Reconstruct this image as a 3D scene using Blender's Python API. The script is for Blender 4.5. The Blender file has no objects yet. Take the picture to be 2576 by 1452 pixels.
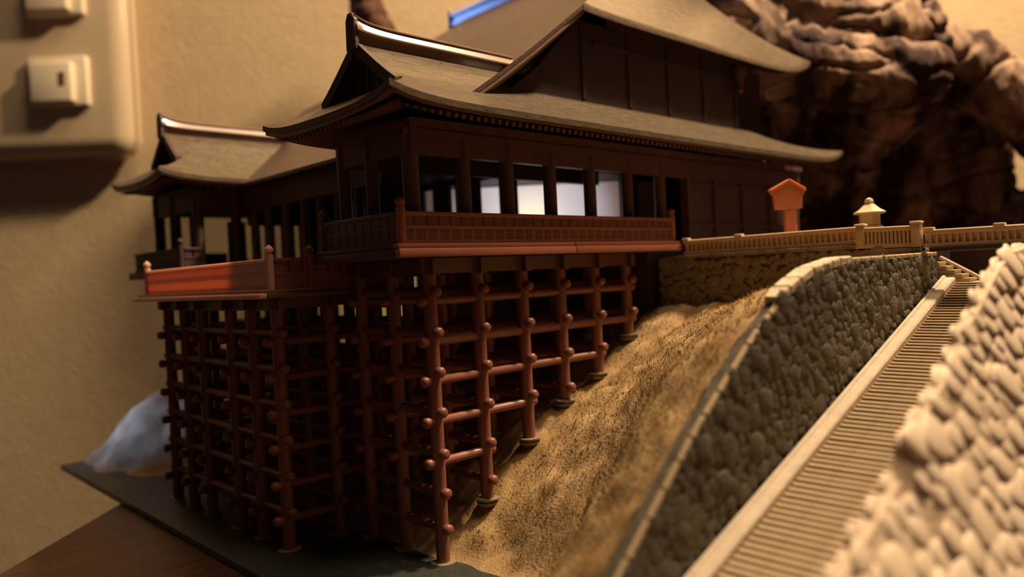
import bpy, bmesh, math, random
import numpy as np
from mathutils import Vector, Matrix, noise

random.seed(7)
MM = 0.001
sc = bpy.context.scene
COL = sc.collection

# ------------------------------------------------------------------ camera, world, lights
CAM = Vector((-130.29, -170.40, 79.28))          # millimetres, model axes: X right-back, Y left-back, Z up
R = np.array([[0.723706, 0.047735, 0.688456], [-0.688385, -0.020527, 0.725055], [-0.048742, 0.998649, -0.018004]])
cr, cu, cf = Vector(R[:, 0]), Vector(R[:, 1]), Vector(R[:, 2])
cam = bpy.data.cameras.new('camera')
cam.sensor_width = 36.0
cam.lens = 1930.68 / 2576 * 36.0
cam.clip_start = 0.005
cam.clip_end = 20
cam.dof.use_dof = True
cam.dof.focus_distance = 0.222
cam.dof.aperture_fstop = 8.6
co = bpy.data.objects.new('camera', cam)
COL.objects.link(co)
m3 = Matrix((cr, cu, -cf)).transposed()
co.matrix_world = Matrix.Translation(CAM * MM) @ m3.to_4x4()
sc.camera = co

w = bpy.data.worlds.new('room_dim')
sc.world = w
w.use_nodes = True
w.node_tree.nodes['Background'].inputs[0].default_value = (1.0, 0.62, 0.60, 1)
w.node_tree.nodes['Background'].inputs[1].default_value = 0.024

HR = Vector((cr.x, cr.y, 0)).normalized()       # level right and forward of the viewpoint, for the room
HF = Vector((-HR.y, HR.x, 0))


def room(r, f, z):
    p = CAM + HR * r + HF * f
    return Vector((p.x, p.y, z))


def area(name, pos, target, size, energy, color, spread=math.pi):
    l = bpy.data.lights.new(name, 'AREA')
    l.shape = 'DISK'
    l.size = size
    l.energy = energy
    l.color = color
    l.spread = spread
    o = bpy.data.objects.new(name, l)
    o.location = pos * MM
    o.rotation_euler = ((target - pos) * MM).to_track_quat('-Z', 'Y').to_euler()
    COL.objects.link(o)


area('table_lamp_light', room(322, 318, 690), Vector((60, 20, 60)), 0.07, 9.6, (1.0, 0.735, 0.475))
area('ceiling_light', room(330, 60, 1450), Vector((60, 60, 60)), 0.5, 10.5, (1.0, 0.73, 0.46))
area('slope_blue_light', room(-335, 300, 105), Vector((-10, 222, 16)), 0.03, 0.012, (0.26, 0.40, 1.0), 0.32)  # added narrow blue lamp that tints only the left slope
area('ridge_blue_light', room(-400, 450, 330), Vector((148, 122, 222)), 0.06, 0.011, (0.22, 0.40, 1.0), 0.40)  # second added blue lamp, aimed narrowly at the main ridge

sc.view_settings.view_transform = 'Standard'
sc.view_settings.look = 'None'
sc.view_settings.gamma = 1
sc.view_settings.use_curve_mapping = False
sc.view_settings.exposure = 0.0

# ------------------------------------------------------------------ materials


def mat(name, c1, c2=None, rough=0.5, nscale=300, bump=0.0, bscale=None, stretch=(1, 1, 1), spec=0.5,
        detail=4, ramp=(0.35, 0.65), emit=0, sss=0, sscale=0.002, bdist=0.0006, speck=None):
    m = bpy.data.materials.new(name)
    m.use_nodes = True
    nt = m.node_tree
    b = nt.nodes['Principled BSDF']
    b.inputs['Roughness'].default_value = rough
    b.inputs['Specular IOR Level'].default_value = spec
    if sss:
        b.inputs['Subsurface Weight'].default_value = sss
        b.inputs['Subsurface Radius'].default_value = (1.0, 0.5, 0.35)
        b.inputs['Subsurface Scale'].default_value = sscale
    tc = nt.nodes.new('ShaderNodeTexCoord')
    mp = nt.nodes.new('ShaderNodeMapping')
    mp.inputs['Scale'].default_value = stretch
    nt.links.new(tc.outputs['Object'], mp.inputs[0])
    n = nt.nodes.new('ShaderNodeTexNoise')
    n.inputs['Scale'].default_value = nscale
    n.inputs['Detail'].default_value = detail
    nt.links.new(mp.outputs[0], n.inputs['Vector'])
    rp = nt.nodes.new('ShaderNodeValToRGB')
    rp.color_ramp.elements[0].position, rp.color_ramp.elements[1].position = ramp
    rp.color_ramp.elements[0].color = (*c1, 1)
    rp.color_ramp.elements[1].color = (*(c2 or c1), 1)
    nt.links.new(n.outputs['Fac'], rp.inputs[0])
    out = rp.outputs[0]
    if speck:
        n3 = nt.nodes.new('ShaderNodeTexNoise')
        n3.inputs['Scale'].default_value = speck[0]
        n3.inputs['Detail'].default_value = 1
        nt.links.new(tc.outputs['Object'], n3.inputs['Vector'])
        r3 = nt.nodes.new('ShaderNodeValToRGB')
        r3.color_ramp.elements[0].position, r3.color_ramp.elements[1].position = speck[1], speck[1] + 0.04
        nt.links.new(n3.outputs['Fac'], r3.inputs[0])
        mx = nt.nodes.new('ShaderNodeMixRGB')
        mx.inputs[2].default_value = (*speck[2], 1)
        nt.links.new(r3.outputs[0], mx.inputs[0])
        nt.links.new(out, mx.inputs[1])
        out = mx.outputs[0]
    nt.links.new(out, b.inputs['Base Color'])
    if emit:
        nt.links.new(out, b.inputs['Emission Color'])
        b.inputs['Emission Strength'].default_value = emit
    if bump:
        n2 = nt.nodes.new('ShaderNodeTexNoise')
        n2.inputs['Scale'].default_value = bscale or nscale * 2
        n2.inputs['Detail'].default_value = 3
        nt.links.new(mp.outputs[0], n2.inputs['Vector'])
        bp = nt.nodes.new('ShaderNodeBump')
        bp.inputs['Strength'].default_value = bump
        bp.inputs['Distance'].default_value = bdist
        nt.links.new(n2.outputs['Fac'], bp.inputs['Height'])
        nt.links.new(bp.outputs[0], b.inputs['Normal'])
    return m


M = {}
M['wall'] = mat('painted_wall', (0.60, 0.45, 0.26), (0.65, 0.49, 0.29), 0.7, 90, 0.35, 420, spec=0.25, bdist=0.0016)
M['plate'] = mat('ivory_plastic', (0.60, 0.46, 0.29), (0.63, 0.48, 0.31), 0.32, 60)
M['rocker'] = mat('ivory_rocker', (0.80, 0.68, 0.48), (0.83, 0.71, 0.50), 0.35, 60)
M['slot'] = mat('dark_slot', (0.12, 0.07, 0.03), None, 0.5)
M['table'] = mat('walnut_table', (0.050, 0.019, 0.010), (0.085, 0.033, 0.018), 0.38, 40, 0.1, 200, stretch=(1, 8, 1))
M['base'] = mat('dark_green_base', (0.028, 0.032, 0.027), (0.042, 0.046, 0.038), 0.42, 900, 0.25, 1800, bdist=0.0003)
M['red'] = mat('red_plastic', (0.205, 0.072, 0.052), (0.245, 0.088, 0.062), 0.42, 120, 0.1, 900, sss=0.15, bdist=0.0002)
M['deck'] = mat('deck_plastic', (0.38, 0.135, 0.08), (0.43, 0.155, 0.092), 0.40, 150, 0.15, 900, sss=0.2, bdist=0.0002)
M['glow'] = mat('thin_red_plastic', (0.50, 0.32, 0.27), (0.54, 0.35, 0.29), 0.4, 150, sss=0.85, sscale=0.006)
M['brown'] = mat('brown_plastic', (0.115, 0.056, 0.048), (0.14, 0.068, 0.056), 0.45, 150, 0.1, 900, bdist=0.0002)
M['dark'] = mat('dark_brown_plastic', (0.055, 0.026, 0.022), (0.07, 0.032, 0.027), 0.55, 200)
M['roof'] = mat('bark_roof', (0.10, 0.074, 0.047), (0.145, 0.108, 0.068), 0.25, 500, 0.3, 900, stretch=(0.35, 1, 1),
                spec=0.5, bdist=0.0004, speck=(800, 0.66, (0.05, 0.03, 0.02)))
M['roofside'] = mat('bark_roof_front', (0.085, 0.052, 0.040), (0.115, 0.070, 0.053), 0.36, 500, 0.4, 900, stretch=(1, 0.35, 1),
                    spec=0.5, bdist=0.0004)
M['ridge'] = mat('ridge_plastic', (0.22, 0.13, 0.085), (0.27, 0.16, 0.10), 0.28, 200, 0.1, 800, bdist=0.0002, spec=0.7)
M['fence'] = mat('cream_plastic', (0.62, 0.47, 0.29), (0.68, 0.52, 0.33), 0.45, 200, sss=0.1)
M['sign'] = mat('orange_plastic', (0.72, 0.25, 0.125), (0.76, 0.28, 0.14), 0.35, 200, sss=0.45)
M['foot'] = mat('footing_plastic', (0.20, 0.15, 0.10), (0.27, 0.21, 0.14), 0.22, 300, spec=0.7)
M['hill'] = mat('dry_grass_flock', (0.20, 0.115, 0.045), (0.44, 0.30, 0.145), 0.9, 95, 0.5, 1300, spec=0.1, bdist=0.0009, detail=9,
                ramp=(0.3, 0.7))
M['tuft'] = mat('dry_grass_tufts', (0.27, 0.17, 0.07), (0.50, 0.35, 0.17), 0.9, 110, spec=0.1)
M['mossstone'] = mat('mossy_stone', (0.065, 0.056, 0.038), (0.155, 0.135, 0.10), 0.8, 260, 0.8, 1200, spec=0.2, detail=6)
M['mortar'] = mat('mossy_joint', (0.06, 0.05, 0.033), (0.11, 0.092, 0.062), 0.9, 300, 0.6, 1200, spec=0.1)
M['capstone'] = mat('lit_cap_stone', (0.50, 0.40, 0.26), (0.66, 0.54, 0.36), 0.6, 300, 0.6, 900)  # light on the wall's upper corner is put into this pale colour
M['greystone'] = mat('grey_stone', (0.20, 0.155, 0.095), (0.34, 0.27, 0.175), 0.7, 250, 0.8, 1000, spec=0.3, detail=6)
M['palestone'] = mat('pale_stone', (0.66, 0.52, 0.37), (0.82, 0.66, 0.48), 0.7, 160, 0.7, 700, spec=0.3, detail=5)
M['palejoint'] = mat('pale_joint', (0.58, 0.44, 0.30), (0.68, 0.52, 0.36), 0.8, 200, 0.5, 800, spec=0.2)
M['step'] = mat('stair_stone', (0.36, 0.265, 0.155), (0.45, 0.335, 0.20), 0.7, 300, 0.4, 1200, spec=0.3)
M['riser'] = mat('stair_core', (0.16, 0.11, 0.06), (0.20, 0.14, 0.075), 0.8, 300)
M['curb'] = mat('curb_stone', (0.44, 0.35, 0.25), (0.52, 0.42, 0.30), 0.55, 300, 0.3, 1200)
M['wood'] = mat('driftwood', (0.04, 0.018, 0.015), (0.44, 0.29, 0.19), 0.75, 45, 0.9, 110, stretch=(1, 1, 0.35), spec=0.15, detail=8,
                bdist=0.004, ramp=(0.44, 0.66))
M['bark'] = mat('dark_bark', (0.07, 0.028, 0.016), (0.17, 0.075, 0.045), 0.8, 60, 0.8, 150, stretch=(1, 1, .35), spec=.2, detail=7, bdist=.003)
M['panel'] = mat('added_glow_panel', (0.62, 0.55, 0.50), (0.74, 0.64, 0.56), 0.6, 60, detail=5)
_nt = M['panel'].node_tree                          # glow of the added panel, graded from a painted hot spot
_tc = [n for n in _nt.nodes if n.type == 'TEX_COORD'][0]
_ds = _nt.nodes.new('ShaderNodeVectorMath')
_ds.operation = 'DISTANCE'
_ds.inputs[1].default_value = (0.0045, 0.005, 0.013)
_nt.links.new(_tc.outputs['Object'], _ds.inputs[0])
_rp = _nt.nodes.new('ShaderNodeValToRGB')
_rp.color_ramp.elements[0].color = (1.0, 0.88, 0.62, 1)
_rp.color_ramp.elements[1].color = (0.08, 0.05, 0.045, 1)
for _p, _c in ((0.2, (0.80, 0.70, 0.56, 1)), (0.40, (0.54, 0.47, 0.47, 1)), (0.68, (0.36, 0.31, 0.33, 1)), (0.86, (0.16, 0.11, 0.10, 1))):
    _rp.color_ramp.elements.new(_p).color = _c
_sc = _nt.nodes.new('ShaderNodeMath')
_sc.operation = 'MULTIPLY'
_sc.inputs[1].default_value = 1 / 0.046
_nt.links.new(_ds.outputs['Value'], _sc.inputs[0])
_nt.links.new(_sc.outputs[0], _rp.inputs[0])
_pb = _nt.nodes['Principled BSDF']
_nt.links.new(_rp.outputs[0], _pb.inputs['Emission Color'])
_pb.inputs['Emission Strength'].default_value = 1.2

# ------------------------------------------------------------------ mesh helpers (millimetres)
WORLD = {}


def link(o, parent, loc):
    COL.objects.link(o)
    if parent is not None:
        o.parent = parent
        base = WORLD[parent.name]
    else:
        base = Vector((0, 0, 0))
    o.location = (loc - base) * MM
    WORLD[o.name] = loc.copy()
    return o


def tag(o, label=None, cat=None, group=None, kind=None):
    for k, v in (('label', label), ('category', cat), ('group', group), ('kind', kind)):
        if v:
            o[k] = v
    return o


def thing(name, loc, label, cat, group=None):
    o = bpy.data.objects.new(name, None)
    o.empty_display_size = 0.005
    link(o, None, Vector(loc))
    return tag(o, label, cat, group)


def copy(o, loc, parent=None, rot=None, scale=None):
    c = o.copy()
    link(c, parent if parent is not None else o.parent, Vector(loc))
    if rot is not None:
        c.rotation_euler = rot
    if scale is not None:
        c.scale = scale
    return c


class MB:
    def __init__(s):
        s.v, s.f = [], []

    def add(s, vs, fs):
        b = len(s.v)
        s.v += [Vector(p) for p in vs]
        s.f += [[b + i for i in f] for f in fs]
        return s

    def box(s, x0, x1, y0, y1, z0, z1):
        return s.add([(x0, y0, z0), (x1, y0, z0), (x1, y1, z0), (x0, y1, z0), (x0, y0, z1), (x1, y0, z1), (x1, y1, z1), (x0, y1, z1)],
                     [(0, 3, 2, 1), (4, 5, 6, 7), (0, 1, 5, 4), (1, 2, 6, 5), (2, 3, 7, 6), (3, 0, 4, 7)])

    def bbox(s, x0, x1, y0, y1, z0, z1, c=0.3):
        """box with chamfered edges"""
        bm = bmesh.new()
        bmesh.ops.create_cube(bm, size=1)
        for v in bm.verts:
            v.co = Vector(((x0 + x1) / 2 + v.co.x * (x1 - x0), (y0 + y1) / 2 + v.co.y * (y1 - y0), (z0 + z1) / 2 + v.co.z * (z1 - z0)))
        bmesh.ops.bevel(bm, geom=list(bm.edges), offset=c, segments=2, affect='EDGES', profile=0.5)
        return s.bm(bm)

    def bm(s, bm):
        bm.verts.index_update()
        s.add([v.co.copy() for v in bm.verts], [[v.index for v in f.verts] for f in bm.faces])
        bm.free()
        return s

    def bar(s, p0, p1, wx, wz):
        """box bar between two points, wx thick sideways, wz thick upwards"""
        p0, p1 = Vector(p0), Vector(p1)
        d = (p1 - p0).normalized()
        side = d.cross(Vector((0, 0, 1)))
        side = side.normalized() if side.length > 1e-6 else Vector((1, 0, 0))
        up = side.cross(d)
        vs = []
        for p in (p0, p1):
            for a, b in ((-1, -1), (1, -1), (1, 1), (-1, 1)):
                vs.append(p + side * a * wx / 2 + up * b * wz / 2)
        return s.add(vs, [(0, 1, 2, 3), (4, 7, 6, 5), (0, 4, 5, 1), (1, 5, 6, 2), (2, 6, 7, 3), (3, 7, 4, 0)])

    def tube(s, p0, prof, axis, n=14):
        """surface of revolution: prof = [(distance along axis, radius)]"""
        p0, d = Vector(p0), Vector(axis).normalized()
        a = d.orthogonal().normalized()
        b = d.cross(a)
        vs, fs = [], []
        for t, r in prof:
            for k in range(n):
                an = 2 * math.pi * k / n
                vs.append(p0 + d * t + (a * math.cos(an) + b * math.sin(an)) * r)
        m = len(prof)
        for i in range(m - 1):
            for k in range(n):
                fs.append((i * n + k, i * n + (k + 1) % n, (i + 1) * n + (k + 1) % n, (i + 1) * n + k))
        fs.append(tuple(reversed(range(n))))
        fs.append(tuple((m - 1) * n + k for k in range(n)))
        return s.add(vs, fs)

    def prism(s, poly, d):
        """polygon (list of 3-D points) extruded by vector d"""
        d = Vector(d)
        n = len(poly)
        return s.add([Vector(p) for p in poly] + [Vector(p) + d for p in poly],
                     [tuple(range(n)), tuple(reversed(range(n, 2 * n)))] + [(i, i + n, (i + 1) % n + n, (i + 1) % n) for i in range(n)])

    def sheet(s, fn, nu, nv, t):
        """surface fn(u, v) with thickness t downwards"""
        vs = [Vector(fn(i / nu, j / nv)) for j in range(nv + 1) for i in range(nu + 1)]
        N = len(vs)
        lo = [p - Vector((0, 0, t)) for p in vs]
        W = nu + 1
        fs = []
        for j in range(nv):
            for i in range(nu):
                a = j * W + i
                fs.append((a, a + 1, a + W + 1, a + W))
                fs.append((N + a, N + a + W, N + a + W + 1, N + a + 1))
        ring = [i for i in range(W)] + [j * W + nu for j in range(1, nv + 1)] + [nv * W + i for i in range(nu - 1, -1, -1)] + [j * W for j in range(nv - 1, 0, -1)]
        for k in range(len(ring)):
            a, b = ring[k], ring[(k + 1) % len(ring)]
            fs.append((a, N + a, N + b, b))
        return s.add(vs + lo, fs)

    def build(s, name, material, parent=None, loc=None, smooth=True, angle=35, bevel=0):
        loc = Vector(loc) if loc is not None else (WORLD[parent.name] if parent is not None else Vector((0, 0, 0)))
        me = bpy.data.meshes.new(name)
        me.from_pydata([(p - loc) * MM for p in s.v], [], s.f)
        bm = bmesh.new()
        bm.from_mesh(me)
        bmesh.ops.recalc_face_normals(bm, faces=bm.faces)
        if bevel:
            bmesh.ops.bevel(bm, geom=list(bm.edges), offset=bevel * MM, segments=1, affect='EDGES', clamp_overlap=True)
        bm.to_mesh(me)
        bm.free()
        if smooth:
            me.polygons.foreach_set('use_smooth', [True] * len(me.polygons))
            me.set_sharp_from_angle(angle=math.radians(angle))
        me.materials.append(material)
        o = bpy.data.objects.new(name, me)
        return link(o, parent, loc)


def interp(xs, ys):
    return lambda x: float(np.interp(x, xs, ys))


# ------------------------------------------------------------------ room
WF = 552                                           # the wall stands this far in front of the viewpoint


def wpt(r, z, out=0):
    return room(r, WF - out, z)


mb = MB()
nW = 2
a, b = wpt(-1600, -760), wpt(1600, -760)
thick = HF * 60
mb.prism([wpt(-1600, -760), wpt(1600, -760), wpt(1600, 1500), wpt(-1600, 1500)], thick)
tag(mb.build('wall_back', M['wall'], None, wpt(0, 0), smooth=False), kind='structure')

# table: its left end runs towards the wall
tb = MB()
e0 = Vector((-87, 104.3, 0))
tdir = HF
q = [e0 - tdir * 700, e0 + tdir * ((WF - 4) - (e0 - CAM).dot(HF))]
q2 = [q[1] + HR * 1300, q[0] + HR * 1300]
poly = [Vector((p.x, p.y, -24)) for p in (q[0], q2[1], q2[0], q[1])]
tb.prism(poly, (0, 0, 21.5))
tag(tb.build('table', M['table'], None, (e0.x, e0.y, -24), smooth=False, bevel=1.2),
    'dark walnut brown table top under the temple model', 'table')

# wall switch plate
root = thing('light_switch', wpt(-322, 235), 'ivory wall switch plate with two square rockers, above the model on the wall', 'light switch')


def wall_box(r0, r1, z0, z1, o0, o1, c, seg=3):
    bm = bmesh.new()
    bmesh.ops.create_cube(bm, size=1)
    for v in bm.verts:
        v.co = Vector(((r0 + r1) / 2 + v.co.x * (r1 - r0), (o0 + o1) / 2 + v.co.y * (o1 - o0), (z0 + z1) / 2 + v.co.z * (z1 - z0)))
    bmesh.ops.bevel(bm, geom=list(bm.edges), offset=c, segments=seg, affect='EDGES', profile=0.5)
    for v in bm.verts:
        v.co = wpt(v.co.x, v.co.z, v.co.y)
    return MB().bm(bm)


wall_box(-384, -256.5, 174.5, 342, 0, 22, 14, 6).build('cover_plate', M['plate'], root)
for zc in (226, 288):
    fr = wall_box(-324, -283, zc - 17, zc + 17, 20, 26, 1.5).build('switch_rocker', M['rocker'], root)
    wall_box(-320, -291, zc - 15, zc + 12, 25, 31, 1.5).build('paddle', M['rocker'], fr)
    wall_box(-299.5, -295.5, zc - 4, zc + 5, 30.6, 31.4, 0.2, 1).build('indicator_slot', M['slot'], fr)

# ------------------------------------------------------------------ base and hillside
BX0, BX1, BY0, BY1 = -39, 228, -160, 241
b = MB().bbox(BX0, BX1, BY0, BY1, -2.5, 0, 0.35)
tag(b.build('display_base', M['base'], None, (BX0, BY0, -2.5)),
    'thin dark green display board beneath the temple model', 'base')

CP = np.array([
    # x, y, z
    (-39, 0, -1), (-10, 0, -1), (0, 1, -0.6), (17.5, 0, 12.3), (35.8, 0, 26.6), (53, 0, 36), (70.3, 0, 43), (87.6, 0, 55), (100, 0, 61), (111, 0, 64),
    (-10, 17.5, -1), (0, 17.5, -0.6), (17.5, 17.5, 12), (35.8, 17.5, 26), (53, 17.5, 36), (70.3, 17.5, 43), (88, 17.5, 54),
    (0, 35, -0.6), (17.5, 35, 12), (35.8, 35, 26), (53, 35, 36), (70.3, 35, 43), (88, 35, 54),
    (-39, 60, -1), (-23, 60, -1), (-6, 60, -1), (11.7, 60, 9), (29, 60, 22), (70, 60, 44),
    (-39, 100, -1), (-23, 100, -1), (-6, 100, -1), (11.7, 100, 9), (29, 100, 22), (70, 100, 44),
    (-39, 140, -1), (-23, 140, -1), (-6, 140, -0.7), (11.7, 140, 9), (29, 140, 22), (70, 140, 44),
    (-39, 180, -1), (-14, 172, -0.5), (0, 174, 8), (17.5, 174, 15), (36, 174, 26),
    (-39, 205, -1), (-31, 241, -1), (-27, 222, 2), (-16, 218, 17), (-6, 215, 25), (3, 215, 29), (20, 215, 34), (-24, 200, 0), (-8, 198, 14), (50, 215, 40),
    (-8, 241, 20), (20, 241, 32), (100, 241, 40), (225, 241, 40), (225, 100, 60), (150, 100, 60), (225, -20, 66), (150, 0, 66),
    (-39, -15, -1), (-4, -12, -0.8), (4, -8, 0.4), (3, -20, 0), (9, -12, 5), (5, -25, 3), (18, -25, 17), (30, -25, 27), (56, -25, 43), (80, -25, 57), (111, -25, 66),
    (-39, -45, -1), (-14, -45, 3), (1, -45, 11), (14, -45, 24), (32, -45, 42), (51, -45, 55), (84, -45, 66), (111, -50, 69),
    (-39, -65, 8), (-16, -65, 24), (-2, -65, 36), (6, -65, 44), (22, -65, 58), (50, -65, 68), (84, -65, 71), (111, -68, 72),
    (-39, -88, 25), (-31, -88, 31.8), (-10, -88, 48.5), (11, -88, 62.5), (26, -88, 71), (53, -88, 76), (90, -88, 76), (111, -88, 76), (225, -88, 76),
], float)
_d = np.sqrt(((CP[:, None, :2] - CP[None, :, :2]) ** 2).sum(2) + 9.0)
_P = np.c_[np.ones(len(CP)), CP[:, :2]]
_A = np.block([[_d, _P], [_P.T, np.zeros((3, 3))]])
_W = np.linalg.solve(_A + np.eye(len(_A)) * 1e-6, np.r_[CP[:, 2], 0, 0, 0])


def hill_grid(X, Y):
    D = np.sqrt((X[..., None] - CP[:, 0]) ** 2 + (Y[..., None] - CP[:, 1]) ** 2 + 9.0)
    return D @ _W[:len(CP)] + _W[-3] + _W[-2] * X + _W[-1] * Y


def hill_z(x, y):
    return float(hill_grid(np.array(x, float), np.array(y, float)))


def hill_n(v):
    return noise.noise(v * 0.06) * 2.6 + noise.noise(v * 0.15 + Vector((5, 2, 1))) * 1.7 + noise.noise(v * 0.4) * 0.7 + noise.noise(v * 0.9) * 0.35


hill = thing('hillside', (60, 20, 0), 'tan flocked grassy hillside rising behind the scaffold posts on the dark board', 'hill')
gx = np.arange(BX0 + 0.6, BX1 - 0.5, 1.5)
gy = np.arange(-88, BY1 - 0.5, 1.5)
GX, GY = np.meshgrid(gx, gy)
GZ = hill_grid(GX, GY)
hb = MB()
W_ = len(gx)
for j in range(len(gy)):
    for i in range(W_):
        x, y, z = GX[j, i], GY[j, i], GZ[j, i]
        k = min(1, max(0, z / 6))
        v = Vector((x, y, z))
        n = hill_n(v)
        near = min((x - fx) ** 2 + (y - fy) ** 2 for fx, fy in ((17.5, 0), (35.8, 0), (53, 0), (70.3, 0)))
        n *= min(1, near / 40)
        zz = z + n * k
        if x > 109.5 and y > -88:
            zz = min(zz, 74)
        if x > 111 and y < 4 or x > 103.5 and 3 < y < 151:
            zz = -1.0
        hb.v.append(Vector((x, y, max(zz, -1.0))))
for j in range(len(gy) - 1):
    for i in range(W_ - 1):
        aa = j * W_ + i
        q_ = (aa, aa + 1, aa + W_ + 1, aa + W_)
        if max(hb.v[k_].z for k_ in q_) > -.6:
            hb.f.append(q_)
hb.build('slope', M['hill'], hill, angle=180)

# tufts of flock that stand up from the slope
tf = MB()
rnd = random.Random(3)
cnt = 0
while cnt < 9000:
    x, y = rnd.uniform(-20, 111), rnd.uniform(-86, 40)
    z = hill_z(x, y)
    if z < 3 or (x < 4 and y > -4):
        continue
    v = Vector((x, y, z))
    z += hill_n(v)
    cnt += 1
    for k in range(2):
        an = rnd.uniform(0, 6.28)
        dx, dy = math.cos(an), math.sin(an)
        h = rnd.uniform(0.4, 1.1)
        wd = rnd.uniform(0.12, 0.26)
        lx, ly = rnd.uniform(-.6, .6), rnd.uniform(-.6, .6)
        tf.add([(x - dx * wd, y - dy * wd, z - .4), (x + dx * wd, y + dy * wd, z - .4), (x + lx, y + ly, z + h)], [(0, 1, 2)])
tag(tf.build('grass_tufts', M['tuft'], hill, smooth=False), kind='stuff')

FOOT = [(-2.2, 2.6), (-1.9, 2.5), (-1.6, 3.2), (-1.0, 3.3), (-0.9, 2.6), (-0.5, 2.6), (-0.4, 3.5), (0.15, 3.6), (0.3, 3.2), (0.3, 2.3)]
foot_first = None


def footing(x, y, z):
    global foot_first
    if foot_first is None:
        foot_first = MB().tube((x, y, z), FOOT, (0, 0, 1), 20).build('footing', M['foot'], hill, (x, y, z))
    else:
        copy(foot_first, (x, y, z), hill)


# ------------------------------------------------------------------ scaffolds
PR = 1.95


def post(root, x, y, z0, z1, r=PR, mat_='red', name='post'):
    return MB().tube((x, y, z0), [(0, r), (z1 - z0, r)], (0, 0, 1), 16).build(name, M[mat_], root, (x, y, z0))


def beam(root, p0, p1, r=1.25, mat_='red'):
    p0, p1 = Vector(p0), Vector(p1)
    L = (p1 - p0).length
    k = 1.55
    prof = [(0, 0.6), (0.2, 1.15), (0.8, k), (1.9, k), (2.5, r), (L - 2.5, r), (L - 1.9, k), (L - .9, k), (L - .2, 1.15), (L, 0.6)]
    return MB().tube(p0, prof, p1 - p0, 12).build('beam', M[mat_], root, p0, angle=50)


def scaffold(root, xs, ys, feet, top, zx, zy, girder):
    foot = dict(zip(xs, feet))
    for x in xs:
        for y in ys:
            post(root, x, y, foot[x] - 0.2, top)
            footing(x, y, foot[x])
    for z in zx:
        ok = [x for x in xs if foot[x] + 5 < z]
        if len(ok) > 1:
            for y in ys:
                beam(root, (ok[0] - 4.6, y, z), (ok[-1] + (4.2 if ok[-1] == xs[-1] else 3.6), y, z))
    for z in zy:
        for x in xs:
            if foot[x] + 4 < z:
                beam(root, (x, min(ys) - 4.2, z), (x, max(ys) + 4.2, z))
    g0, g1 = girder
    for y in ys:
        MB().box(xs[0] - 3.5, xs[-1] + 3, y - 1.3, y + 1.3, g0, g1).build('girder', M['brown'], root, (xs[0], y, g0))
    for x in xs:
        MB().box(x - 1.2, x + 1.2, min(ys) - 3.5, max(ys) + 3.5, g0 - 0.4, g1 - 0.6).build('girder', M['brown'], root, (x, ys[0], g0))


RX = [0, 17.5, 35.8, 53, 70.3, 87.6]
RF = [0, 13.9, 28.3, 37.7, 44.4, 56]
t = thing('scaffold', (0, 0, 0), 'red-brown post and beam scaffold climbing the tan slope below the covered veranda', 'scaffold')
scaffold(t, RX, [0, 17.5, 35], RF, 84.8, [73, 61.7, 50.8, 39.5, 28], [75.6, 64.3, 53.3, 42.1, 30.6, 19.6, 9.6], (80.6, 84.9))
t = thing('scaffold', (-23.3, 89.5, 0), 'red-brown post and beam scaffold under the low open stage, on the flat board', 'scaffold')
scaffold(t, [-23.3, -5.8, 11.7, 29.2], [44.8, 61.5, 77.8, 101.6, 118, 134.2], [0, 0, 10.5, 23], 75.7,
         [62.6, 51.8, 41.0, 30.4, 19.5, 9], [65.3, 54.5, 43.8, 33.2, 22.3, 11.4], (72.4, 75.8))
t = thing('scaffold', (0, 174, 0), 'dark scaffold under the far small pavilion, beside the bluish slope', 'scaffold')
scaffold(t, [0, 17.5, 35.8], [152, 172], [6, 15, 27], 84.8, [73, 61.7, 50.8, 39.5], [75.6, 64.3, 53.3, 42.1, 30.6], (80.6, 84.9))


# ------------------------------------------------------------------ railings, decks
def railing(root, p0, p1, h, n, mat_='brown', ends=(1, 1), board=None, thick=.7):
    """wooden rail from p0 to p1 (bottom line) with bottom, middle and top rail, boards and balusters"""
    p0, p1 = Vector(p0), Vector(p1)
    d = (p1 - p0)
    L = d.length
    d.normalize()
    up = Vector((0, 0, 1))
    r = MB().bar(p0 + up * (h - .55), p1 + up * (h - .55), 1.7, 1.1).build('railing', M[mat_], root, p0, bevel=.15)
    MB().bar(p0 + up * (h * .52), p1 + up * (h * .52), 1.2, .9).build('middle_rail', M[mat_], r)
    MB().bar(p0 + up * .6, p1 + up * .6, 1.5, 1.2).build('bottom_rail', M[mat_], r)
    MB().bar(p0 + up * (h * .74), p1 + up * (h * .74), thick, h * .42).build('upper_board', M[board or mat_], r)
    MB().bar(p0 + up * (h * .30), p1 + up * (h * .30), thick * .86, h * .42).build('lower_board', M[board or mat_], r)
    first = None
    for k in range(1, n):
        p = p0 + d * (L * k / n)
        if first is None:
            first = MB().bar(p + up * .4, p + up * (h - .8), .95, .7).build('baluster', M[mat_], r, p)
        else:
            copy(first, p, r)
    for e, p in zip(ends, (p0, p1)):
        if e:
            MB().tube(p, [(0, 1.25), (h + 1.0, 1.25), (h + 1.1, .8), (h + 1.6, .8), (h + 2.0, 1.35), (h + 2.8, 1.3), (h + 3.5, .6), (h + 3.9, .1)],
                      up, 14).build('newel_post', M[mat_], r, p)
    return r


# right veranda (part of the right wing) is built with the wing below

# ------------------------------------------------------------------ roofs
def prof_wing(d):
    return float(np.interp(d, [0, 6, 12, 18, 23, 29, 34.5, 36], [124.6, 127.6, 131.2, 135.2, 138.9, 143.6, 148.2, 149.5]))


def tipup(s, L0, L1, a0, a1, v):
    """upturn of an eave towards its two ends"""
    return (a0 * math.exp(-((s - L0) / 9.0)) + a1 * math.exp(-((L1 - s) / 9.0))) * max(0, 1 - v * 1.6) ** 2


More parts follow.
